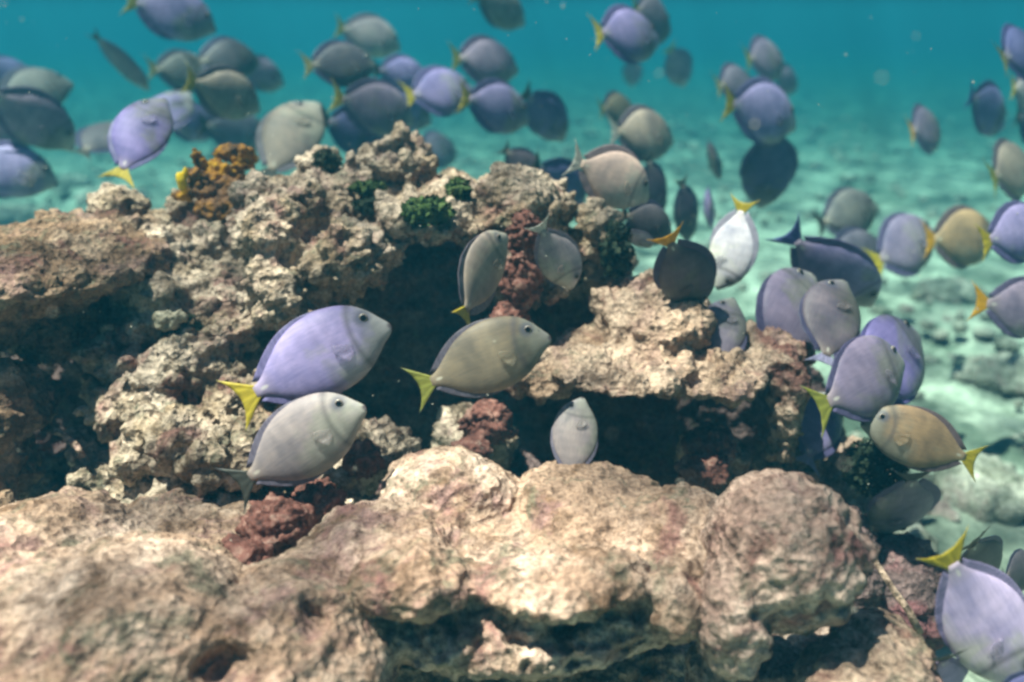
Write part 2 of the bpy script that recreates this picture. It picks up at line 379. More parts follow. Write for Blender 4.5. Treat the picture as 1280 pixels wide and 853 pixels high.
rock('red_algae', 'maroon red algae at the mouth of the hollow left of the lone upright grey fish', 'algae', [(610, 530, 1.6, 34, 30, .04), (590, 560, 1.55, 26, 14, .03)], M['red'], .003, .012, .014, .011, .004, 6, group=RED, fq=2.3)
rock('red_algae', 'maroon red algae inside the right-hand hollow above the round coral head', 'algae', [(890, 560, 1.62, 30, 28, .05), (880, 590, 1.58, 32, 20, .04)], M['red'], .003, .012, .014, .011, .004, 7, group=RED, fq=2.3)
rock('red_algae', 'pinkish maroon algae knob under the snout of the pale grey fish', 'algae', [(455, 575, 1.44, 26, 24, .03)], M['red'], .003, .012, .014, .011, .004, 8, group=RED, fq=2.3)
GRN = 'tufts of green leafy algae'
tuft('green_algae', 'biggest bright green algae tuft on top of the outcrop, right of the peak', 'algae', 534, 264, 1.60, 34, 17, .04, M['green'], 620, .008, 1, GRN)
tuft('green_algae', 'round green algae tuft at the rim of the outcrop, right of the biggest tuft', 'algae', 573, 238, 1.66, 15, 16, .025, M['green'], 320, .0075, 2, GRN)
tuft('green_algae', 'thin flat green algae tuft directly under the peak', 'algae', 460, 235, 1.72, 24, 9, .03, M['green'], 300, .007, 3, GRN)
tuft('green_algae', 'low dull green algae tuft left of the biggest tuft', 'algae', 464, 257, 1.70, 24, 12, .03, M['dkgreen'], 320, .007, 4, GRN)
tuft('green_algae', 'dark green algae tuft on the small knob left of the peak', 'algae', 408, 203, 1.83, 18, 17, .03, M['dkgreen'], 300, .007, 5, GRN)
tuft('green_algae', 'dark green algae in the crevice beside the white coral lump', 'algae', 232, 412, 1.60, 26, 20, .03, M['dkgreen'], 320, .008, 6, GRN)
tuft('green_algae', 'blackish green algae on the right side of the small pale knob', 'algae', 770, 312, 1.74, 22, 36, .04, M['dkgreen'], 420, .009, 7, GRN)
tuft('green_algae', 'blackish green algae clump behind the yellow tan fish', 'algae', 1092, 585, 1.66, 40, 36, .06, M['dkgreen'], 1500, .0065, 8, GRN)
rock('white_coral', 'small pale coral lump on the left face of the outcrop', 'coral', [(208, 401, 1.56, 15, 14, .018), (222, 396, 1.56, 9, 8, .012)], M['white'], .0024, .006, .010, .006, .002, 90, fq=3.2)
rock('orange_sponge', 'lumpy orange sponge at the top of the crevice beside the pale block', 'sponge', [
    (288, 192, 1.84, 20, 10, .02), (270, 212, 1.82, 18, 12, .02), (250, 204, 1.80, 8, 22, .014, (0, -25, 0)), (262, 228, 1.80, 20, 16, .02), (298, 216, 1.84, 9, 22, .015), (230, 246, 1.78, 16, 9, .015), (312, 200, 1.86, 10, 12, .015)],
    M['orange'], .0028, .012, .014, .009, .003, 92, fq=2.3)
rock('brown_sponge', 'dark brown folded sponge directly under the orange one', 'sponge', [(285, 245, 1.80, 26, 22, .02), (250, 232, 1.77, 16, 24, .016, (0, -20, 0)), (268, 262, 1.76, 28, 14, .02)], M['brown'], .0028, .012, .014, .009, .003, 93, fq=2.3)
rock('yellow_sponge', 'small bright yellow sponge finger left of the brown one', 'sponge', [(228, 229, 1.75, 6, 15, .012, (0, -14, 0)), (232, 216, 1.75, 4, 8, .008)], growth_mat('yellow_sponge', (.6, .36, .02), (.85, .58, .02), (.9, .68, .06)), .0025, .004, .003, .0015, .0006, 94)

def rod(name, label, cat, pts, r0, r1, m):
    v, f = [], []; n = len(pts); N = 8
    for i, (px, py, d) in enumerate(pts):
        c = at(px, py, d); a = at(*pts[max(0, i-1)]); b_ = at(*pts[min(n-1, i+1)]); t = (b_-a).normalized()
        u = t.cross(Vector((.3, 1, .2))).normalized(); w = t.cross(u); r = r0 + (r1-r0)*i/(n-1)
        for q in range(N):
            an = 2*math.pi*q/N; v.append(c + (u*math.cos(an) + w*math.sin(an))*r*(1+.2*math.sin(i*2.3+q)))
    f = [(i*N+q, i*N+(q+1) % N, (i+1)*N+(q+1) % N, (i+1)*N+q) for i in range(n-1) for q in range(N)] + [tuple(range(N))[::-1], tuple((n-1)*N+q for q in range(N))]
    o = link(name, from_np(name, v, f, (m,))); tag(o, label, cat); return o
rod('sea_rod', 'thin brown sea rod slanting across the dark gap right of the round coral head', 'coral', [(1086, 690, 1.36), (1100, 712, 1.33), (1118, 738, 1.31), (1136, 765, 1.3), (1150, 792, 1.3)], .004, .006, M['plate'])
rod('dead_branch', 'short bent pale coral branch sticking into the dark gap at the left edge', 'coral', [(55, 535, 1.55), (78, 542, 1.52), (95, 556, 1.5), (104, 572, 1.5)], .007, .005, M['plate'])

def seabed_rock(label, px, py, rx, rz, ry, seed):
    # where the pixel's ray meets the seabed
    k = (H0/2 - py)/FOC; d = CAM_Z/(math.sin(PITCH) - math.cos(PITCH)*k)
    rock('seabed_rock', label, 'rock', [(px, py, d, rx, rz, ry), (px+rx*.5, py+rz*.2, d, rx*.6, rz*.7, ry*.7)], M['bedrock'], max(.012, rx*d/FOC/16), .05, .03, .01, .004, seed, group='rocks lying on the seabed')
seabed_rock('large flat pale rock on the sand right of the yellow tan fish', 1235, 612, 70, 30, .16, 101)
seabed_rock('low pale rock on the sand under the orange tan fish', 1188, 368, 46, 20, .14, 102)
seabed_rock('rounded rock on the sand at the right edge, above the large flat one', 1262, 470, 50, 22, .16, 103)
seabed_rock('small rock on the far left seabed, below the faint mauve fish at the edge', 92, 232, 22, 16, .14, 104)
seabed_rock('pale rock on the left seabed under the upright violet fish', 142, 250, 46, 18, .2, 105)
seabed_rock('low rock on the left seabed at the edge, just above the ledge', 12, 268, 36, 12, .2, 106)
seabed_rock('small pale stone on the sand left of the yellow tail of the tan fish', 1180, 640, 24, 11, .07, 107)

def rubble():
    rg = np.random.default_rng(8); v, f = [], []; off = 0
    for _ in range(2200):
        y = 1.9 + 11*rg.random()**1.6; x = rg.uniform(-.75, .75)*(y+1.2)
        if y < 2.3 and x < .75: continue
        q = np.array([[x, y, 0.]]); dens = fbm(q*.9, 2, 77)[0]
        if dens < -.12: continue
        s = rg.uniform(.012, .045)*(1+.05*y)*rg.uniform(.6, 1.3, 3)*np.array((1, 1, .6))
        a = rg.uniform(0, 6.3); c_, s_ = math.cos(a), math.sin(a)
        p = IV2*s*(1+.22*rg.normal(size=(len(IV2), 1))); p = p @ np.array(((c_, s_, 0), (-s_, c_, 0), (0, 0, 1)))
        v.append(p + np.array((x, y, .02*rg.normal() + .10*fbm(q*.55, 3, 2)[0]))); f += [tuple(i+off for i in t) for t in IF2]; off += len(IV2)
    o = link('rubble', from_np('rubble', np.concatenate(v), f, (M['bedrock'],)))
    tag(o, 'loose coral rubble strewn over the sandy seabed', 'rubble', None, 'stuff')
rubble()

def specks():
    rg = np.random.default_rng(21); v, f = [], []; off = 0
    for _ in range(420):
        p = np.array(at(rg.uniform(-40, 1320), rg.uniform(-20, 800), rg.uniform(.55, 3.2)))
        if p[2] < .15: continue
        v.append(IV2*rg.uniform(.0005, .0014)*rg.uniform(.6, 1.4, 3) + p); f += [tuple(i+off for i in t) for t in IF2]; off += len(IV2)
    m, n, b = mat('silt'); b.inputs['Base Color'].default_value = (.55, .52, .45, 1); b.inputs['Roughness'].default_value = .9
    tag(link('silt', from_np('silt', np.concatenate(v), f, (m,))), 'fine pale silt specks drifting in the water', 'silt', None, 'stuff')
specks()

# ------------------------------------------------------------------ surgeonfish
def skin_mat():
    m, n, b = mat('fish_skin')
    oi = node(n, 'ShaderNodeObjectInfo'); tc = node(n, 'ShaderNodeTexCoord'); v = tc.outputs['Object']
    sp = node(n, 'ShaderNodeSeparateXYZ'); n.links.new(v, sp.inputs[0])
    rnd = node(n, 'ShaderNodeVectorMath', operation='SCALE'); rnd.inputs['Scale'].default_value = 20.0
    n.links.new(oi.outputs['Random'], rnd.inputs[0])
    off = node(n, 'ShaderNodeVectorMath', operation='ADD'); n.links.new(v, off.inputs[0]); n.links.new(rnd.outputs[0], off.inputs[1])
    bl = noise_node(n, off.outputs[0], 3.6, 4, .55, .4)
    c = mix(n, .85, oi.outputs['Color'], ramp(n, bl.outputs[0], ((.34, (.58, .60, .66)), (.66, (1.22, 1.18, 1.10)))).outputs[0], 'MULTIPLY')
    mp = node(n, 'ShaderNodeMapping'); mp.inputs['Scale'].default_value = (1.6, 4, 17); n.links.new(v, mp.inputs[0])
    ln = noise_node(n, mp.outputs[0], 4.0, 3, .55, .5)                    # fine wavy lines along the flank
    c = mix(n, .6, c, ramp(n, ln.outputs[0], ((.36, (.78, .8, .86)), (.6, (1.1, 1.08, 1.05)))).outputs[0], 'MULTIPLY')
    wv = node(n, 'ShaderNodeTexWave'); wv.inputs['Scale'].default_value = 3.2; wv.inputs['Distortion'].default_value = 1.2
    n.links.new(v, wv.inputs[0])                                         # faint bars
    c = mix(n, .06, c, wv.outputs['Color'], 'MULTIPLY')
    # paler snout, dark line behind the gill cover
    hd = node(n, 'ShaderNodeMapRange'); hd.inputs[1].default_value = .30; hd.inputs[2].default_value = .47; hd.inputs[4].default_value = .45
    n.links.new(sp.outputs[0], hd.inputs[0])
    c = mix(n, hd.outputs[0], c, mix(n, .5, c, (.75, .70, .80)))
    rv = node(n, 'ShaderNodeVectorMath', operation='DISTANCE'); rv.inputs[1].default_value = (.42, 0, -.01)
    fl = node(n, 'ShaderNodeVectorMath', operation='MULTIPLY'); fl.inputs[1].default_value = (1, 0, .62)
    n.links.new(v, fl.inputs[0]); n.links.new(fl.outputs[0], rv.inputs[0])
    gl = ramp(n, rv.outputs['Value'], ((.165, 0.), (.198, .6), (.235, 0.)))
    c = mix(n, gl.outputs[0], c, (.08, .07, .09))
    tl = node(n, 'ShaderNodeMapRange'); tl.inputs[1].default_value = -.34; tl.inputs[2].default_value = -.50; tl.inputs[4].default_value = .55
    n.links.new(sp.outputs[0], tl.inputs[0])
    c = mix(n, tl.outputs[0], c, mix(n, .55, c, (.55, .42, .30)))
    # olive grey wash over the lower front, blotched
    wn = noise_node(n, off.outputs[0], 3.2, 3, .6, .5)
    wa = node(n, 'ShaderNodeMath', operation='MULTIPLY_ADD'); wa.inputs[1].default_value = .55
    n.links.new(sp.outputs[0], wa.inputs[0]); n.links.new(wn.outputs[0], wa.inputs[2])
    wb = node(n, 'ShaderNodeMath', operation='MULTIPLY_ADD'); wb.inputs[1].default_value = -.55
    n.links.new(sp.outputs[2], wb.inputs[0]); n.links.new(wa.outputs[0], wb.inputs[2])
    gw = node(n, 'ShaderNodeRGBToBW'); n.links.new(c, gw.inputs[0])
    gc = mix(n, 1.0, gw.outputs[0], (1.02, 1.0, .84), 'MULTIPLY')
    c = mix(n, ramp(n, wb.outputs[0], ((.50, 0.), (.72, .75))).outputs[0], c, gc)
    # dusky patch round the eye, dark line of the mouth
    ex = node(n, 'ShaderNodeMapping'); ex.inputs['Scale'].default_value = (1, 0, 1); n.links.new(v, ex.inputs[0])
    ed = node(n, 'ShaderNodeVectorMath', operation='DISTANCE'); ed.inputs[1].default_value = (.345, 0, .104); n.links.new(ex.outputs[0], ed.inputs[0])
    c = mix(n, ramp(n, ed.outputs['Value'], ((.03, .75), (.075, 0.))).outputs[0], c, (.07, .075, .12))
    md = node(n, 'ShaderNodeVectorMath', operation='DISTANCE'); md.inputs[1].default_value = (.497, 0, -.030); n.links.new(ex.outputs[0], md.inputs[0])
    c = mix(n, ramp(n, md.outputs['Value'], ((.014, .85), (.032, 0.))).outputs[0], c, (.10, .07, .085))
    spn = node(n, 'ShaderNodeVectorMath', operation='DISTANCE'); spn.inputs[1].default_value = (-.43, 0, .0)
    sm = node(n, 'ShaderNodeMapping'); sm.inputs['Scale'].default_value = (.45, 0, 1); n.links.new(v, sm.inputs[0]); spn.inputs[1].default_value = (-.43*.45, 0, .002)
    n.links.new(sm.outputs[0], spn.inputs[0])
    c = mix(n, ramp(n, spn.outputs['Value'], ((.008, .5), (.016, 0.))).outputs[0], c, (.75, .72, .62))
    n.links.new(c, b.inputs['Base Color'])
    b.inputs['Roughness'].default_value = .52; b.inputs['Specular IOR Level'].default_value = .22
    bp = node(n, 'ShaderNodeBump'); bp.inputs['Strength'].default_value = .12; bp.inputs['Distance'].default_value = .003
    sc = noise_node(n, v, 90, 2, .5); n.links.new(sc.outputs[0], bp.inputs['Height']); n.links.new(bp.outputs[0], b.inputs['Normal'])
    return m
def fin_mat():
    m, n, b = mat('fin')
    oi = node(n, 'ShaderNodeObjectInfo'); tc = node(n, 'ShaderNodeTexCoord'); v = tc.outputs['Object']
    mp = node(n, 'ShaderNodeMapping'); mp.inputs['Scale'].default_value = (26, 4, 5); n.links.new(v, mp.inputs[0])
    ln = noise_node(n, mp.outputs[0], 2.0, 3, .6, .4)
    c = mix(n, .7, oi.outputs['Color'], ramp(n, ln.outputs[0], ((.35, (.6, .6, .65)), (.62, (1.15, 1.15, 1.1)))).outputs[0], 'MULTIPLY')
    n.links.new(c, b.inputs['Base Color']); b.inputs['Roughness'].default_value = .5
    tr = node(n, 'ShaderNodeBsdfTranslucent'); n.links.new(c, tr.inputs[0])
    mx = node(n, 'ShaderNodeMixShader'); mx.inputs[0].default_value = .3
    out = n.nodes['Material Output']
    n.links.new(b.outputs[0], mx.inputs[1]); n.links.new(tr.outputs[0], mx.inputs[2]); n.links.new(mx.outputs[0], out.inputs[0])
    return m
def tail_mat():
    m, n, b = mat('tail_fin')
    oi = node(n, 'ShaderNodeObjectInfo'); tc = node(n, 'ShaderNodeTexCoord'); v = tc.outputs['Object']
    mp = node(n, 'ShaderNodeMapping'); mp.inputs['Scale'].default_value = (4, 4, 22); n.links.new(v, mp.inputs[0])
    ln = noise_node(n, mp.outputs[0], 2.0, 3, .6, .4)
    c = mix(n, .6, oi.outputs['Color'], ramp(n, ln.outputs[0], ((.35, (.62, .62, .6)), (.62, (1.15, 1.15, 1.1)))).outputs[0], 'MULTIPLY')
    sp = node(n, 'ShaderNodeSeparateXYZ'); n.links.new(v, sp.inputs[0])
    ab = node(n, 'ShaderNodeMath', operation='ABSOLUTE'); n.links.new(sp.outputs[2], ab.inputs[0])
    ed = ramp(n, ab.outputs[0], ((.15, 0.), (.23, .6)))
    c = mix(n, ed.outputs[0], c, (.30, .34, .46))                        # bluish outer rays
    n.links.new(c, b.inputs['Base Color']); b.inputs['Roughness'].default_value = .5
    tr = node(n, 'ShaderNodeBsdfTranslucent'); n.links.new(c, tr.inputs[0])
    mx = node(n, 'ShaderNodeMixShader'); mx.inputs[0].default_value = .35
    out = n.nodes['Material Output']
    n.links.new(b.outputs[0], mx.inputs[1]); n.links.new(tr.outputs[0], mx.inputs[2]); n.links.new(mx.outputs[0], out.inputs[0])
    return m
def eye_mats():
    a, n, b = mat('eye_pupil'); b.inputs['Base Color'].default_value = (.008, .009, .014, 1); b.inputs['Roughness'].default_value = .12
    c, n2, b2 = mat('eye_iris'); b2.inputs['Roughness'].default_value = .3
    tc = node(n2, 'ShaderNodeTexCoord'); z = noise_node(n2, tc.outputs['Object'], 60, 2)
    n2.links.new(ramp(n2, z.outputs[0], ((.4, (.14, .12, .12)), (.6, (.36, .30, .24)))).outputs[0], b2.inputs['Base Color'])
    return a, c
def clear_fin_mat():
    m, n, b = mat('clear_fin')
    oi = node(n, 'ShaderNodeObjectInfo'); n.links.new(oi.outputs['Color'], b.inputs['Base Color']); b.inputs['Roughness'].default_value = .5
    tr = node(n, 'ShaderNodeBsdfTransparent'); mx = node(n, 'ShaderNodeMixShader')
    tc = node(n, 'ShaderNodeTexCoord'); mp = node(n, 'ShaderNodeMapping'); mp.inputs['Scale'].default_value = (5, 5, 30); n.links.new(tc.outputs['Object'], mp.inputs[0])
    ln = noise_node(n, mp.outputs[0], 2.0, 2, .5, .3); n.links.new(ramp(n, ln.outputs[0], ((.35, .85), (.65, .5))).outputs[0], mx.inputs[0])
    n.links.new(b.outputs[0], mx.inputs[1]); n.links.new(tr.outputs[0], mx.inputs[2]); n.links.new(mx.outputs[0], n.nodes['Material Output'].inputs[0])
    return m
SKIN, FIN, TAIL, CLEAR, (PUPIL, IRIS) = skin_mat(), fin_mat(), tail_mat(), clear_fin_mat(), eye_mats()

# profile of the body: t from snout to tail stalk; upper, lower, half width
PT = np.array([0, .015, .04, .09, .16, .25, .36, .48, .60, .72, .82, .90, .96, 1.0])
PU = np.array([-.012, .014, .052, .130, .204, .256, .288, .295, .276, .226, .157, .092, .052, .046])
PL = np.array([-.042, -.066, -.084, -.112, -.162, -.218, -.256, -.268, -.254, -.208, -.144, -.084, -.047, -.042])
PW = np.array([.010, .022, .034, .052, .070, .084, .090, .086, .075, .058, .041, .027, .019, .016])
def prof(t, a): 
    # smooth interpolation
    i = np.clip(np.searchsorted(PT, t)-1, 0, len(PT)-2); h = PT[i+1]-PT[i]; u = (t-PT[i])/h
    g = np.gradient(a, PT); 
    return ((1+2*u)*(1-u)**2)*a[i] + u*(1-u)**2*h*g[i] + u*u*(3-2*u)*a[i+1] + u*u*(u-1)*h*g[i+1]
def bend(p, k):
    p = np.array(p, float); s = np.clip(.18 - p[:, 0], 0, None)
    p[:, 1] += k*s*s; return p
def fish_body(k):
    ts = np.unique(np.concatenate((np.linspace(0, .1, 7), np.linspace(.1, 1, 26)))); N = 26
    v = []; 
    for t in ts:
        u, l, w = prof(t, PU), prof(t, PL), prof(t, PW); c = (u+l)/2; h = (u-l)/2
        for q in range(N):
            a = 2*math.pi*q/N; ca, sa = math.cos(a), math.sin(a)
            y = w*math.copysign(abs(ca)**1.12, ca); z = c + h*math.copysign(abs(sa)**.94, sa)
            if t < .03 and abs(z-c) < h*.35: y *= .8                       # mouth crease
            v.append((.5-t, y, z))
    n = len(ts)
    f = [(i*N+q, i*N+(q+1) % N, (i+1)*N+(q+1) % N, (i+1)*N+q) for i in range(n-1) for q in range(N)]
    f += [tuple(range(N))[::-1], tuple((n-1)*N+q for q in range(N))]
    return from_np('body', bend(v, k), f, (SKIN,))
def sheet(name, base, tip, m, k, th=.008, rows=6, y=lambda a, b: 0.0):
    """fin: base and tip edge curves, closed thin solid tapering to its edge"""
    n = len(base); v = []
    for side in (1, -1):
        for r in range(rows+1):
            s = r/rows
            for i in range(n):
                b, t = base[i], tip[i]
                x = b[0]+(t[0]-b[0])*s; z = b[1]+(t[1]-b[1])*s
                rip = .004*math.sin(i*1.7)*s
                v.append((x, y(i/(n-1), s) + rip + side*th*(1-.8*s)*(1 if 0 < i < n-1 else .4), z))
    o = (rows+1)*n; f = []
    for r in range(rows):
        for i in range(n-1):
            a = r*n+i; f.append((a, a+1, a+n+1, a+n)); f.append((o+a, o+a+n, o+a+n+1, o+a+1))
    ring = [i for i in range(n)] + [r*n+n-1 for r in range(1, rows+1)] + [rows*n+i for i in range(n-2, -1, -1)] + [r*n for r in range(rows-1, 0, -1)]
    for i in range(len(ring)):
        a, b = ring[i], ring[(i+1) % len(ring)]; f.append((b, a, o+a, o+b))
    return from_np(name, bend(v, k), f, (m,))
def fish_meshes(k, erect=1.0):
    d = {'body': fish_body(k)}
    n = 18; ts = np.linspace(.20, .93, n); s = np.linspace(0, 1, n)
    h = erect*(.020 + .085*np.sin(np.pi*np.clip(s*.92+.06, 0, 1))**.6*(.65+.5*s)) * np.where(s > .93, .65, 1)
    up = np.array([prof(t, PU) for t in ts])
    d['dorsal_fin'] = sheet('dorsal_fin', [(.5-t, u-.02) for t, u in zip(ts, up)], [(.5-t-.05-.06*x*erect, u+q) for t, u, q, x in zip(ts, up, h, s)], FIN, k)
    ts = np.linspace(.46, .93, n); lo = np.array([prof(t, PL) for t in ts])
    h = erect*(.018 + .080*np.sin(np.pi*np.clip(s*.92+.06, 0, 1))**.6*(.65+.5*s)) * np.where(s > .93, .65, 1)
    d['anal_fin'] = sheet('anal_fin', [(.5-t, u+.02) for t, u in zip(ts, lo)], [(.5-t-.05-.06*x*erect, u-q) for t, u, q, x in zip(ts, lo, h, s)], FIN, k)
    m = 17; a = np.linspace(-1, 1, m)
    base = [(-.475, .040*x) for x in a]; tip = [(-.600-.085*abs(x)**1.7, .200*math.copysign(abs(x)**.9, x)) for x in a]
    d['tail_fin'] = sheet('tail_fin', base, tip, TAIL, k, .009)
    for nm, sg in (('pectoral_l', 1), ('pectoral_r', -1)):
        m2 = 9; a = np.linspace(0, 1, m2)
        base = [(.205-.012*x, -.025-.055*x) for x in a]; tip = [(.075-.02*math.sin(math.pi*x)+.06*x*x, .03-.15*x) for x in a]
        d[nm] = sheet('pectoral_fin', base, tip, CLEAR, 0, .004, 5, lambda i, s, sg=sg: sg*(.083+.03*s))
    ev = IV; 
    for nm, sg in (('eye_l', 1), ('eye_r', -1)):
        v = ev*np.array((.033, .014, .033)) + np.array((.352, sg*(.0575), .098))
        me = from_np('eye', v, IF, (IRIS, PUPIL))
        idx = [1 if (sum(abs(ev[j][1]*1.0) for j in t)/3 > .72) else 0 for t in IF]
        me.polygons.foreach_set('material_index', idx); d[nm] = me
    return d
FM = [fish_meshes(0.0, .5), fish_meshes(.22, .35), fish_meshes(-.22, .5), fish_meshes(.45, .55), fish_meshes(-.42, .7), fish_meshes(.10, .16), fish_meshes(-.16, .25)]

BODY = {'lav': (.34, .31, .55), 'pur': (.27, .24, .46), 'mauve': (.29, .245, .33), 'grey': (.31, .285, .28), 'beige': (.36, .315, .26), 'olive': (.185, .165, .115),
        'dark': (.10, .10, .115), 'navy': (.11, .12, .26), 'dusk': (.22, .195, .29), 'vio': (.20, .18, .40), 'lil': (.56, .50, .72), 'blue': (.18, .19, .38), 'pale': (.54, .48, .48), 'white': (.86, .88, .94), 'peach': (.70, .55, .47),
        'tan': (.33, .24, .14), 'green': (.24, .245, .23), 'slate': (.22, .205, .26), 'char': (.13, .115, .14)}
TAILC = {'y': (.64, .50, .05), 'o': (.75, .40, .03), 'd': (.08, .08, .07), 'w': (.70, .66, .62), 'b': (.16, .18, .50), 'v': (.30, .29, .12), 'g': (.36, .36, .07), 'l': (.5, .46, .7)}
GROUP = 'surgeonfish schooling over the reef'
frng = random.Random(5)
def place_fish(first, cx, cy, L, th, yaw, roll, body, tail, label, D=None, var=0):
    SL = .205
    if cx > 940 and L < 140: L *= 1.15
    if cx > 1030 and 240 < cy < 400: yaw *= .62
    if D is None: D = FOC*SL/L
    if D >= 2.0: D *= 1.28
    elif D < 1.6 and var in (0, 1): var = 5 if th > 0 else 6
    elif var == 0: var = (0, 6, 5, 0, 1)[len(label) % 5]
    scale = L*D/FOC
    B = Matrix((RT, FWD, UP)).transposed().to_3x3()
    Rr = Matrix.Rotation(R(roll), 3, 'X'); Ry = Matrix.Rotation(R(yaw), 3, 'Z'); Rt = Matrix.Rotation(-R(th), 3, 'Y')
    root = bpy.data.objects.new('surgeonfish', None); COL.objects.link(root)
    root.empty_display_size = .05
    root.matrix_world = Matrix.Translation(at(cx, cy, D)) @ (B @ Rt @ Ry @ Rr).to_4x4() @ Matrix.Diagonal((scale, scale*frng.uniform(.9, 1.1), scale*(frng.uniform(1.04, 1.15) if D > 1.5 else frng.uniform(.97, 1.03)), 1))
    tag(root, label, 'fish', GROUP)
    bc = Vector([a_*b_ for a_, b_ in zip(BODY[body], (1.05, .96, 1.03))])*frng.uniform(.93, 1.07)
    edge = bc*.55 + Vector((.02, .025, .12))*.7
    d = FM[var]
    for key, name, col in (('body', 'body', bc), ('dorsal_fin', 'dorsal_fin', edge), ('anal_fin', 'anal_fin', edge), ('tail_fin', 'tail_fin', Vector(TAILC[tail])),
                           ('pectoral_l', 'pectoral_fin', bc*.85 + Vector((.06, .05, .03))), ('pectoral_r', 'pectoral_fin', bc*.85 + Vector((.06, .05, .03))),
                           ('eye_l', 'eye', None), ('eye_r', 'eye', None)):
        o = bpy.data.objects.new(name, d[key]); COL.objects.link(o); o.parent = root
        if col is not None: o.color = (*col, 1)
    return root

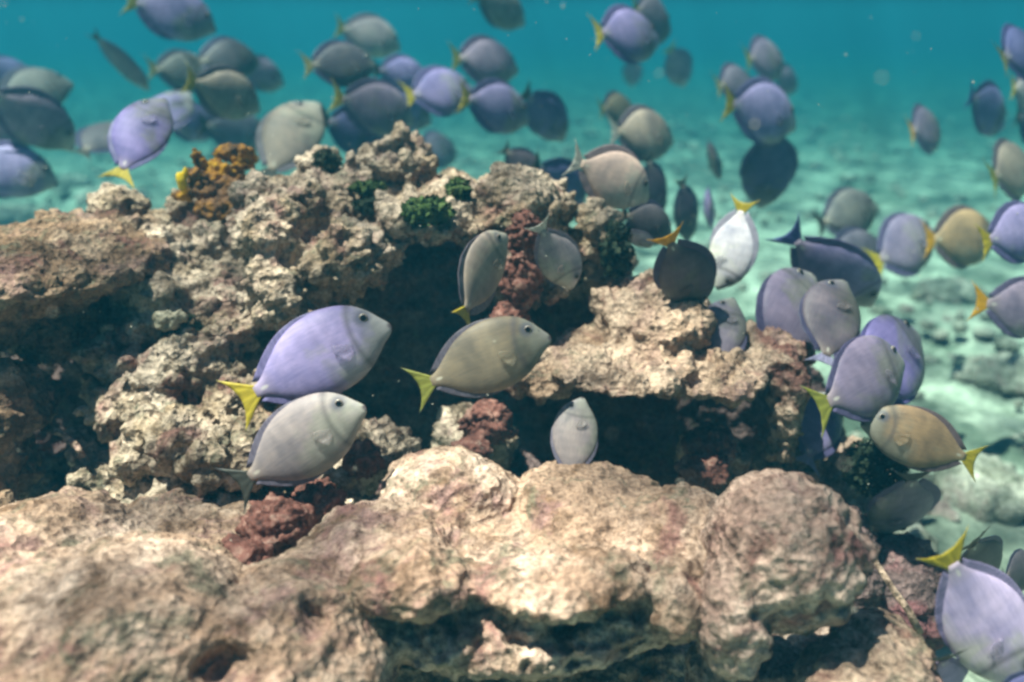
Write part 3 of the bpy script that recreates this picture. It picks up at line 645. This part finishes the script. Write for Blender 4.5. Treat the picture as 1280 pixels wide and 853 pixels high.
# (x, y of the body's middle, body length in photo pixels, heading in the picture, turn away from the camera, roll, skin, tail, label, distance, bend)
FISH = [
 # the large ones in front of the reef
 (404, 446, 186, 29, 14, 0, 'lav', 'y', 'large lavender surgeonfish with yellow tail, above the pale grey one in front of the reef', 1.36, 0),
 (383, 551, 168, 33, 6, 0, 'grey', 'd', 'large pale grey surgeonfish with dark drooping tail, just below the lavender one', 1.30, 1),
 (613, 448, 160, 22, 2, 0, 'olive', 'g', 'olive surgeonfish with widely forked greenish tail, in front of the dark hollow', 1.36, 0),
 (603, 338, 126, 60, 24, 46, 'beige', 'y', 'narrow grey surgeonfish swimming upward with bright yellow white-edged tail before red algae', 1.50, 2),
 (720, 545, 104, 82, 24, 0, 'grey', 'd', 'grey surgeonfish nosing upward alone behind the top of the foreground boulder', 1.395, 0),
 (697, 324, 90, -58, 24, 0, 'pale', 'w', 'pale beige surgeonfish nosing down beside the red algae column', 1.56, 0),
 # upper left
 (222, 20, 96, -10, 30, 0, 'pur', 'g', 'purple surgeonfish with olive yellow tail, alone at the top left of the water', None, 0),
 (156, 82, 78, -48, 30, 60, 'slate', 'd', 'slim slate surgeonfish seen edge-on, diving toward the purple upright fish', 2.7, 0),
 (235, 92, 84, 10, 50, 0, 'green', 'v', 'grey green surgeonfish left of the round dark fish', 2.9, 0),
 (293, 73, 82, 20, 58, 0, 'dark', 'd', 'round blackish surgeonfish seen from behind above the beige one', 2.7, 3),
 (286, 120, 92, -12, 48, 0, 'beige', 'y', 'beige surgeonfish with yellow tail on a white stalk, below the round dark fish', 2.2, 0),
 (331, 95, 66, 0, 60, 0, 'mauve', 'v', 'faint pinkish grey surgeonfish just right of the round dark fish', 3.1, 0),
 (178, 165, 112, 72, 24, 0, 'vio', 'y', 'upright violet surgeonfish with small yellow tail below, over the left seabed', 1.95, 0),
 (214, 138, 84, 72, 40, 0, 'lav', 'd', 'lilac surgeonfish with whitish face peeking out behind the upright violet one', 2.3, 0),
 (133, 172, 92, 70, 55, 0, 'dark', 'd', 'dark green surgeonfish half hidden left of the upright violet one', 2.3, 0),
 (241, 154, 78, 0, 55, 0, 'pur', 'd', 'faint purple surgeonfish under the beige one, right of the lilac face', 2.9, 0),
 (367, 166, 118, 66, 30, 0, 'beige', 'd', 'big grey surgeonfish with orange flush rearing up behind the pale block of reef', 2.0, 1),
 (48, 112, 90, 35, 45, 0, 'green', 'd', 'dark grey green surgeonfish near the left edge, uppermost of the left-hand cluster', 2.6, 0),
 (45, 152, 104, -35, 35, 8, 'mauve', 'g', 'dusky mauve surgeonfish with yellowish tail at the left edge, heading down to the right', 2.1, 0),
 (8, 96, 70, 10, 40, 0, 'navy', 'y', 'small navy surgeonfish cut off by the left edge above the dusky mauve one', 2.8, 0),
 (10, 162, 80, 0, 40, 0, 'mauve', 'd', 'dim mauve surgeonfish at the left edge under the dusky one', 2.6, 0),
 (14, 216, 106, -8, 25, 0, 'lav', 'd', 'lavender surgeonfish gliding low over the left seabed, cut off by the edge', 2.1, 0),
 (300, 166, 90, 0, 50, 0, 'slate', 'd', 'faint blue grey surgeonfish behind the orange sponge', 3.0, 0),
 # top middle
 (628, 12, 82, -12, 45, 0, 'green', 'v', 'grey green surgeonfish cut by the top of the picture, left of centre', None, 0),
 (466, 48, 76, -8, 30, 0, 'pale', 'g', 'pale-backed surgeonfish behind the blackish one with the brown tail', 2.9, 0),
 (431, 82, 88, 12, 35, 0, 'dark', 'v', 'blackish green surgeonfish with brown tail, leftmost of the top middle cluster', 2.3, 0),
 (474, 138, 100, -8, 35, 0, 'mauve', 'y', 'dusty pink surgeonfish with yellow tail just above the reef peak', 2.15, 0),
 (507, 96, 76, 0, 42, 0, 'pur', 'd', 'violet surgeonfish tucked between the blackish one and the dusky purple one', 2.7, 0),
 (556, 116, 98, 18, 40, 0, 'pur', 'y', 'dusky purple surgeonfish with yellow tail, middle of the chain above the peak', 2.35, 0),
 (612, 80, 96, 6, 42, 0, 'mauve', 'g', 'purple grey surgeonfish with dark back fin, highest of the chain above the peak', 2.6, 0),
 (625, 137, 100, -6, 42, 0, 'lav', 'y', 'bright lavender surgeonfish with pale yellow tail, lowest right of the chain above the peak', 2.2, 0),
 (684, 148, 84, -38, 42, 0, 'blue', 'd', 'dark blue surgeonfish heading down, right of the bright lavender one', 2.4, 0),
 (550, 188, 70, 20, 55, 0, 'slate', 'd', 'faint grey surgeonfish low over the seabed, right of the reef peak', 3.2, 0),
 (452, 166, 92, -10, 40, 0, 'navy', 'd', 'deep blue surgeonfish in shade right behind the left flank of the peak', 2.3, 0),
 (512, 140, 78, -12, 50, 0, 'blue', 'd', 'shaded blue surgeonfish between the dusty pink and the dusky purple ones', 2.6, 0),
 # top right of middle
 (789, 46, 110, 12, 42, 0, 'pur', 'y', 'purple surgeonfish with yellow tail, high in the water right of centre', 2.15, 0),
 (818, 25, 92, 5, 55, 0, 'slate', 'g', 'grey surgeonfish with yellowish face overlapped by the high purple one', 2.5, 0),
 (790, 92, 36, -80, 40, 0, 'mauve', 'd', 'tiny pinkish surgeonfish under the high purple one', 4.6, 0),
 (848, 86, 56, -50, 45, 0, 'mauve', 'g', 'small faint mauve surgeonfish alone in open water, right of the high purple one', 3.5, 0),
 (775, 140, 74, 10, 50, 0, 'olive', 'v', 'dim olive surgeonfish behind the pale one with the reddish face', 2.8, 0),
 (808, 170, 100, 4, 38, 0, 'beige', 'w', 'pale grey surgeonfish with reddish face patch above the peach one', 2.1, 0),
 (770, 226, 108, -20, 26, 0, 'peach', 'w', 'peach and lilac surgeonfish with whitish tail, behind the small pale knob', 1.85, 0),
 (818, 238, 74, -74, 25, -40, 'char', 'd', 'charcoal surgeonfish diving right behind the head of the peach one', 2.05, 0),
 (655, 210, 60, -40, 25, 0, 'char', 'd', 'small charcoal surgeonfish at the top right shoulder of the outcrop', 2.2, 0),
 (702, 236, 100, -30, 45, 0, 'blue', 'd', 'shaded blue surgeonfish in front of the tail of the peach one', 2.0, 0),
 (893, 202, 76, 25, 74, 8, 'dark', 'd', 'dark green surgeonfish seen tail-on with a pale stripe, above the white one', 2.4, 0),
 (958, 216, 96, -78, 46, 0, 'navy', 'd', 'navy surgeonfish diving, below the bright lavender one of the right-hand trio', 2.3, 0),
 (957, 143, 102, -4, 34, 0, 'lav', 'y', 'bright lavender surgeonfish with yellow tail, lowest and nearest of the right-hand trio', 2.2, 0),
 (959, 76, 74, 14, 45, 0, 'mauve', 'g', 'purple grey surgeonfish with green tail, highest of the right-hand trio', 2.8, 0),
 (922, 108, 82, 16, 45, 0, 'slate', 'v', 'dark slate surgeonfish with green tail, left one of the right-hand trio', 2.6, 0),
 (984, 102, 46, -10, 45, 0, 'mauve', 'd', 'tiny brownish surgeonfish peeking out behind the right-hand trio', 3.6, 0),
 (857, 268, 74, -78, 25, -40, 'dark', 'd', 'blackish teal surgeonfish diving, left of the white one', 2.1, 0),
 (887, 262, 76, 12, 80, 6, 'lav', 'd', 'lilac surgeonfish seen nearly edge-on, between the blackish teal and the white ones', 2.05, 0),
 (913, 314, 102, -102, 14, 38, 'white', 'y', 'brilliant white surgeonfish diving with its yellow tail up', 1.85, 0),
 (856, 346, 112, -58, 36, 10, 'char', 'o', 'dark charcoal surgeonfish with orange brown tail, in front of the white one', 1.62, 0),
 (906, 412, 92, 74, 22, 0, 'slate', 'g', 'slate grey surgeonfish rising behind the tan plate, yellow tail at its left', 1.66, 0),
 (812, 282, 82, -14, 36, 0, 'dark', 'd', 'dark teal surgeonfish right of the small pale knob', 1.95, 0),
 (798, 299, 48, -25, 30, 60, 'white', 'w', 'small whitish lilac surgeonfish showing under the dark teal one', 1.9, 0),
 # right side
 (1064, 268, 82, 18, 40, 0, 'green', 'd', 'grey green surgeonfish with dark ragged tail over the right seabed', 2.35, 0),
 (1072, 322, 92, 10, 45, 0, 'slate', 'd', 'dark purple surgeonfish behind the mauve grey one with the yellow tail', 2.3, 0),
 (1135, 306, 98, 26, 44, 0, 'dusk', 'y', 'mauve grey surgeonfish with yellow tail, left of the orange tan one', 2.1, 0),
 (1207, 299, 98, 4, 40, 0, 'tan', 'o', 'orange tan surgeonfish with bright orange tail near the right edge', 2.05, 0),
 (1276, 292, 102, 12, 40, 0, 'lav', 'y', 'lilac surgeonfish cut by the right edge behind the orange tan one', 1.98, 0),
 (1266, 214, 100, 18, 40, 0, 'beige', 'g', 'beige surgeonfish with olive tail cut by the right edge, below the blue ones', 2.05, 0),
 (1284, 388, 100, -8, 36, 0, 'mauve', 'o', 'dusky surgeonfish with orange yellow tail cut by the right edge, lowest of that edge', 1.9, 0),
 (1046, 346, 120, -30, 30, 44, 'lav', 'b', 'lilac surgeonfish with blue forked tail heading down behind the dark mauve pair', 1.95, 0),
 (994, 390, 134, 58, 36, 10, 'dusk', 'd', 'dark mauve surgeonfish with violet fin edge, left one of the pair by the reef', 1.75, 1),
 (1040, 398, 110, 66, 46, 0, 'char', 'l', 'charcoal surgeonfish with lilac tail, right one of the pair by the reef', 1.65, 0),
 (1086, 474, 166, 22, 36, 0, 'dusk', 'g', 'big mauve grey surgeonfish with olive tail, overlapping the violet one', 1.52, 0),
 (1118, 450, 172, 36, 42, 0, 'vio', 'd', 'violet surgeonfish partly hidden behind the big mauve grey one', 1.66, 0),
 (1143, 549, 116, -20, 172, 0, 'tan', 'y', 'yellow tan surgeonfish heading left with bright yellow tail, against the sand', 1.5, 0),
 (1024, 530, 88, 60, 30, 0, 'lav', 'l', 'lavender surgeonfish half hidden between the reef end and the big mauve grey one', 1.72, 0),
 (1124, 634, 110, -84, 48, 0, 'slate', 'd', 'dim grey purple surgeonfish nosing down in shade below the yellow tan one', 1.6, 0),
 (1229, 780, 196, -58, 6, 0, 'lil', 'y', 'large pale lavender surgeonfish with white and yellow tail at the bottom right', 1.12, 0),
 (1218, 706, 120, -52, 40, 0, 'dark', 'd', 'black surgeonfish behind the large pale lavender one at the bottom right', 1.3, 0),
 (1166, 852, 120, -76, 40, 0, 'lav', 'd', 'purple surgeonfish nosing down at the bottom edge beside the small tan rock', 1.16, 0),
 (1270, 884, 130, -20, 25, 0, 'blue', 'd', 'blue violet surgeonfish cut by the bottom edge under the large pale lavender one', 1.05, 0),
 (1272, 716, 80, 0, 35, 0, 'dark', 'd', 'black surgeonfish cut by the right edge above the large pale lavender one', 1.4, 0),
 (1276, 68, 96, 22, 40, 0, 'navy', 'v', 'dark navy surgeonfish cut by the right edge, highest on that side', 2.1, 0),
 (1236, 140, 84, -14, 40, 0, 'blue', 'b', 'plain blue surgeonfish with blue tail near the right edge', 2.4, 0),
 (1286, 118, 74, 0, 40, 0, 'pale', 'y', 'pale surgeonfish cut by the right edge just beside the plain blue one', 2.5, 0),
 (1290, 158, 70, -10, 40, 0, 'navy', 'd', 'dark blue surgeonfish cut by the right edge under the pale one', 2.6, 0),
 (1158, 164, 82, 14, 46, 0, 'mauve', 'o', 'lone mauve surgeonfish with yellow brown tail over the right distance', 2.5, 0),
]
for k, row in enumerate(FISH): place_fish(k == 0, *row)
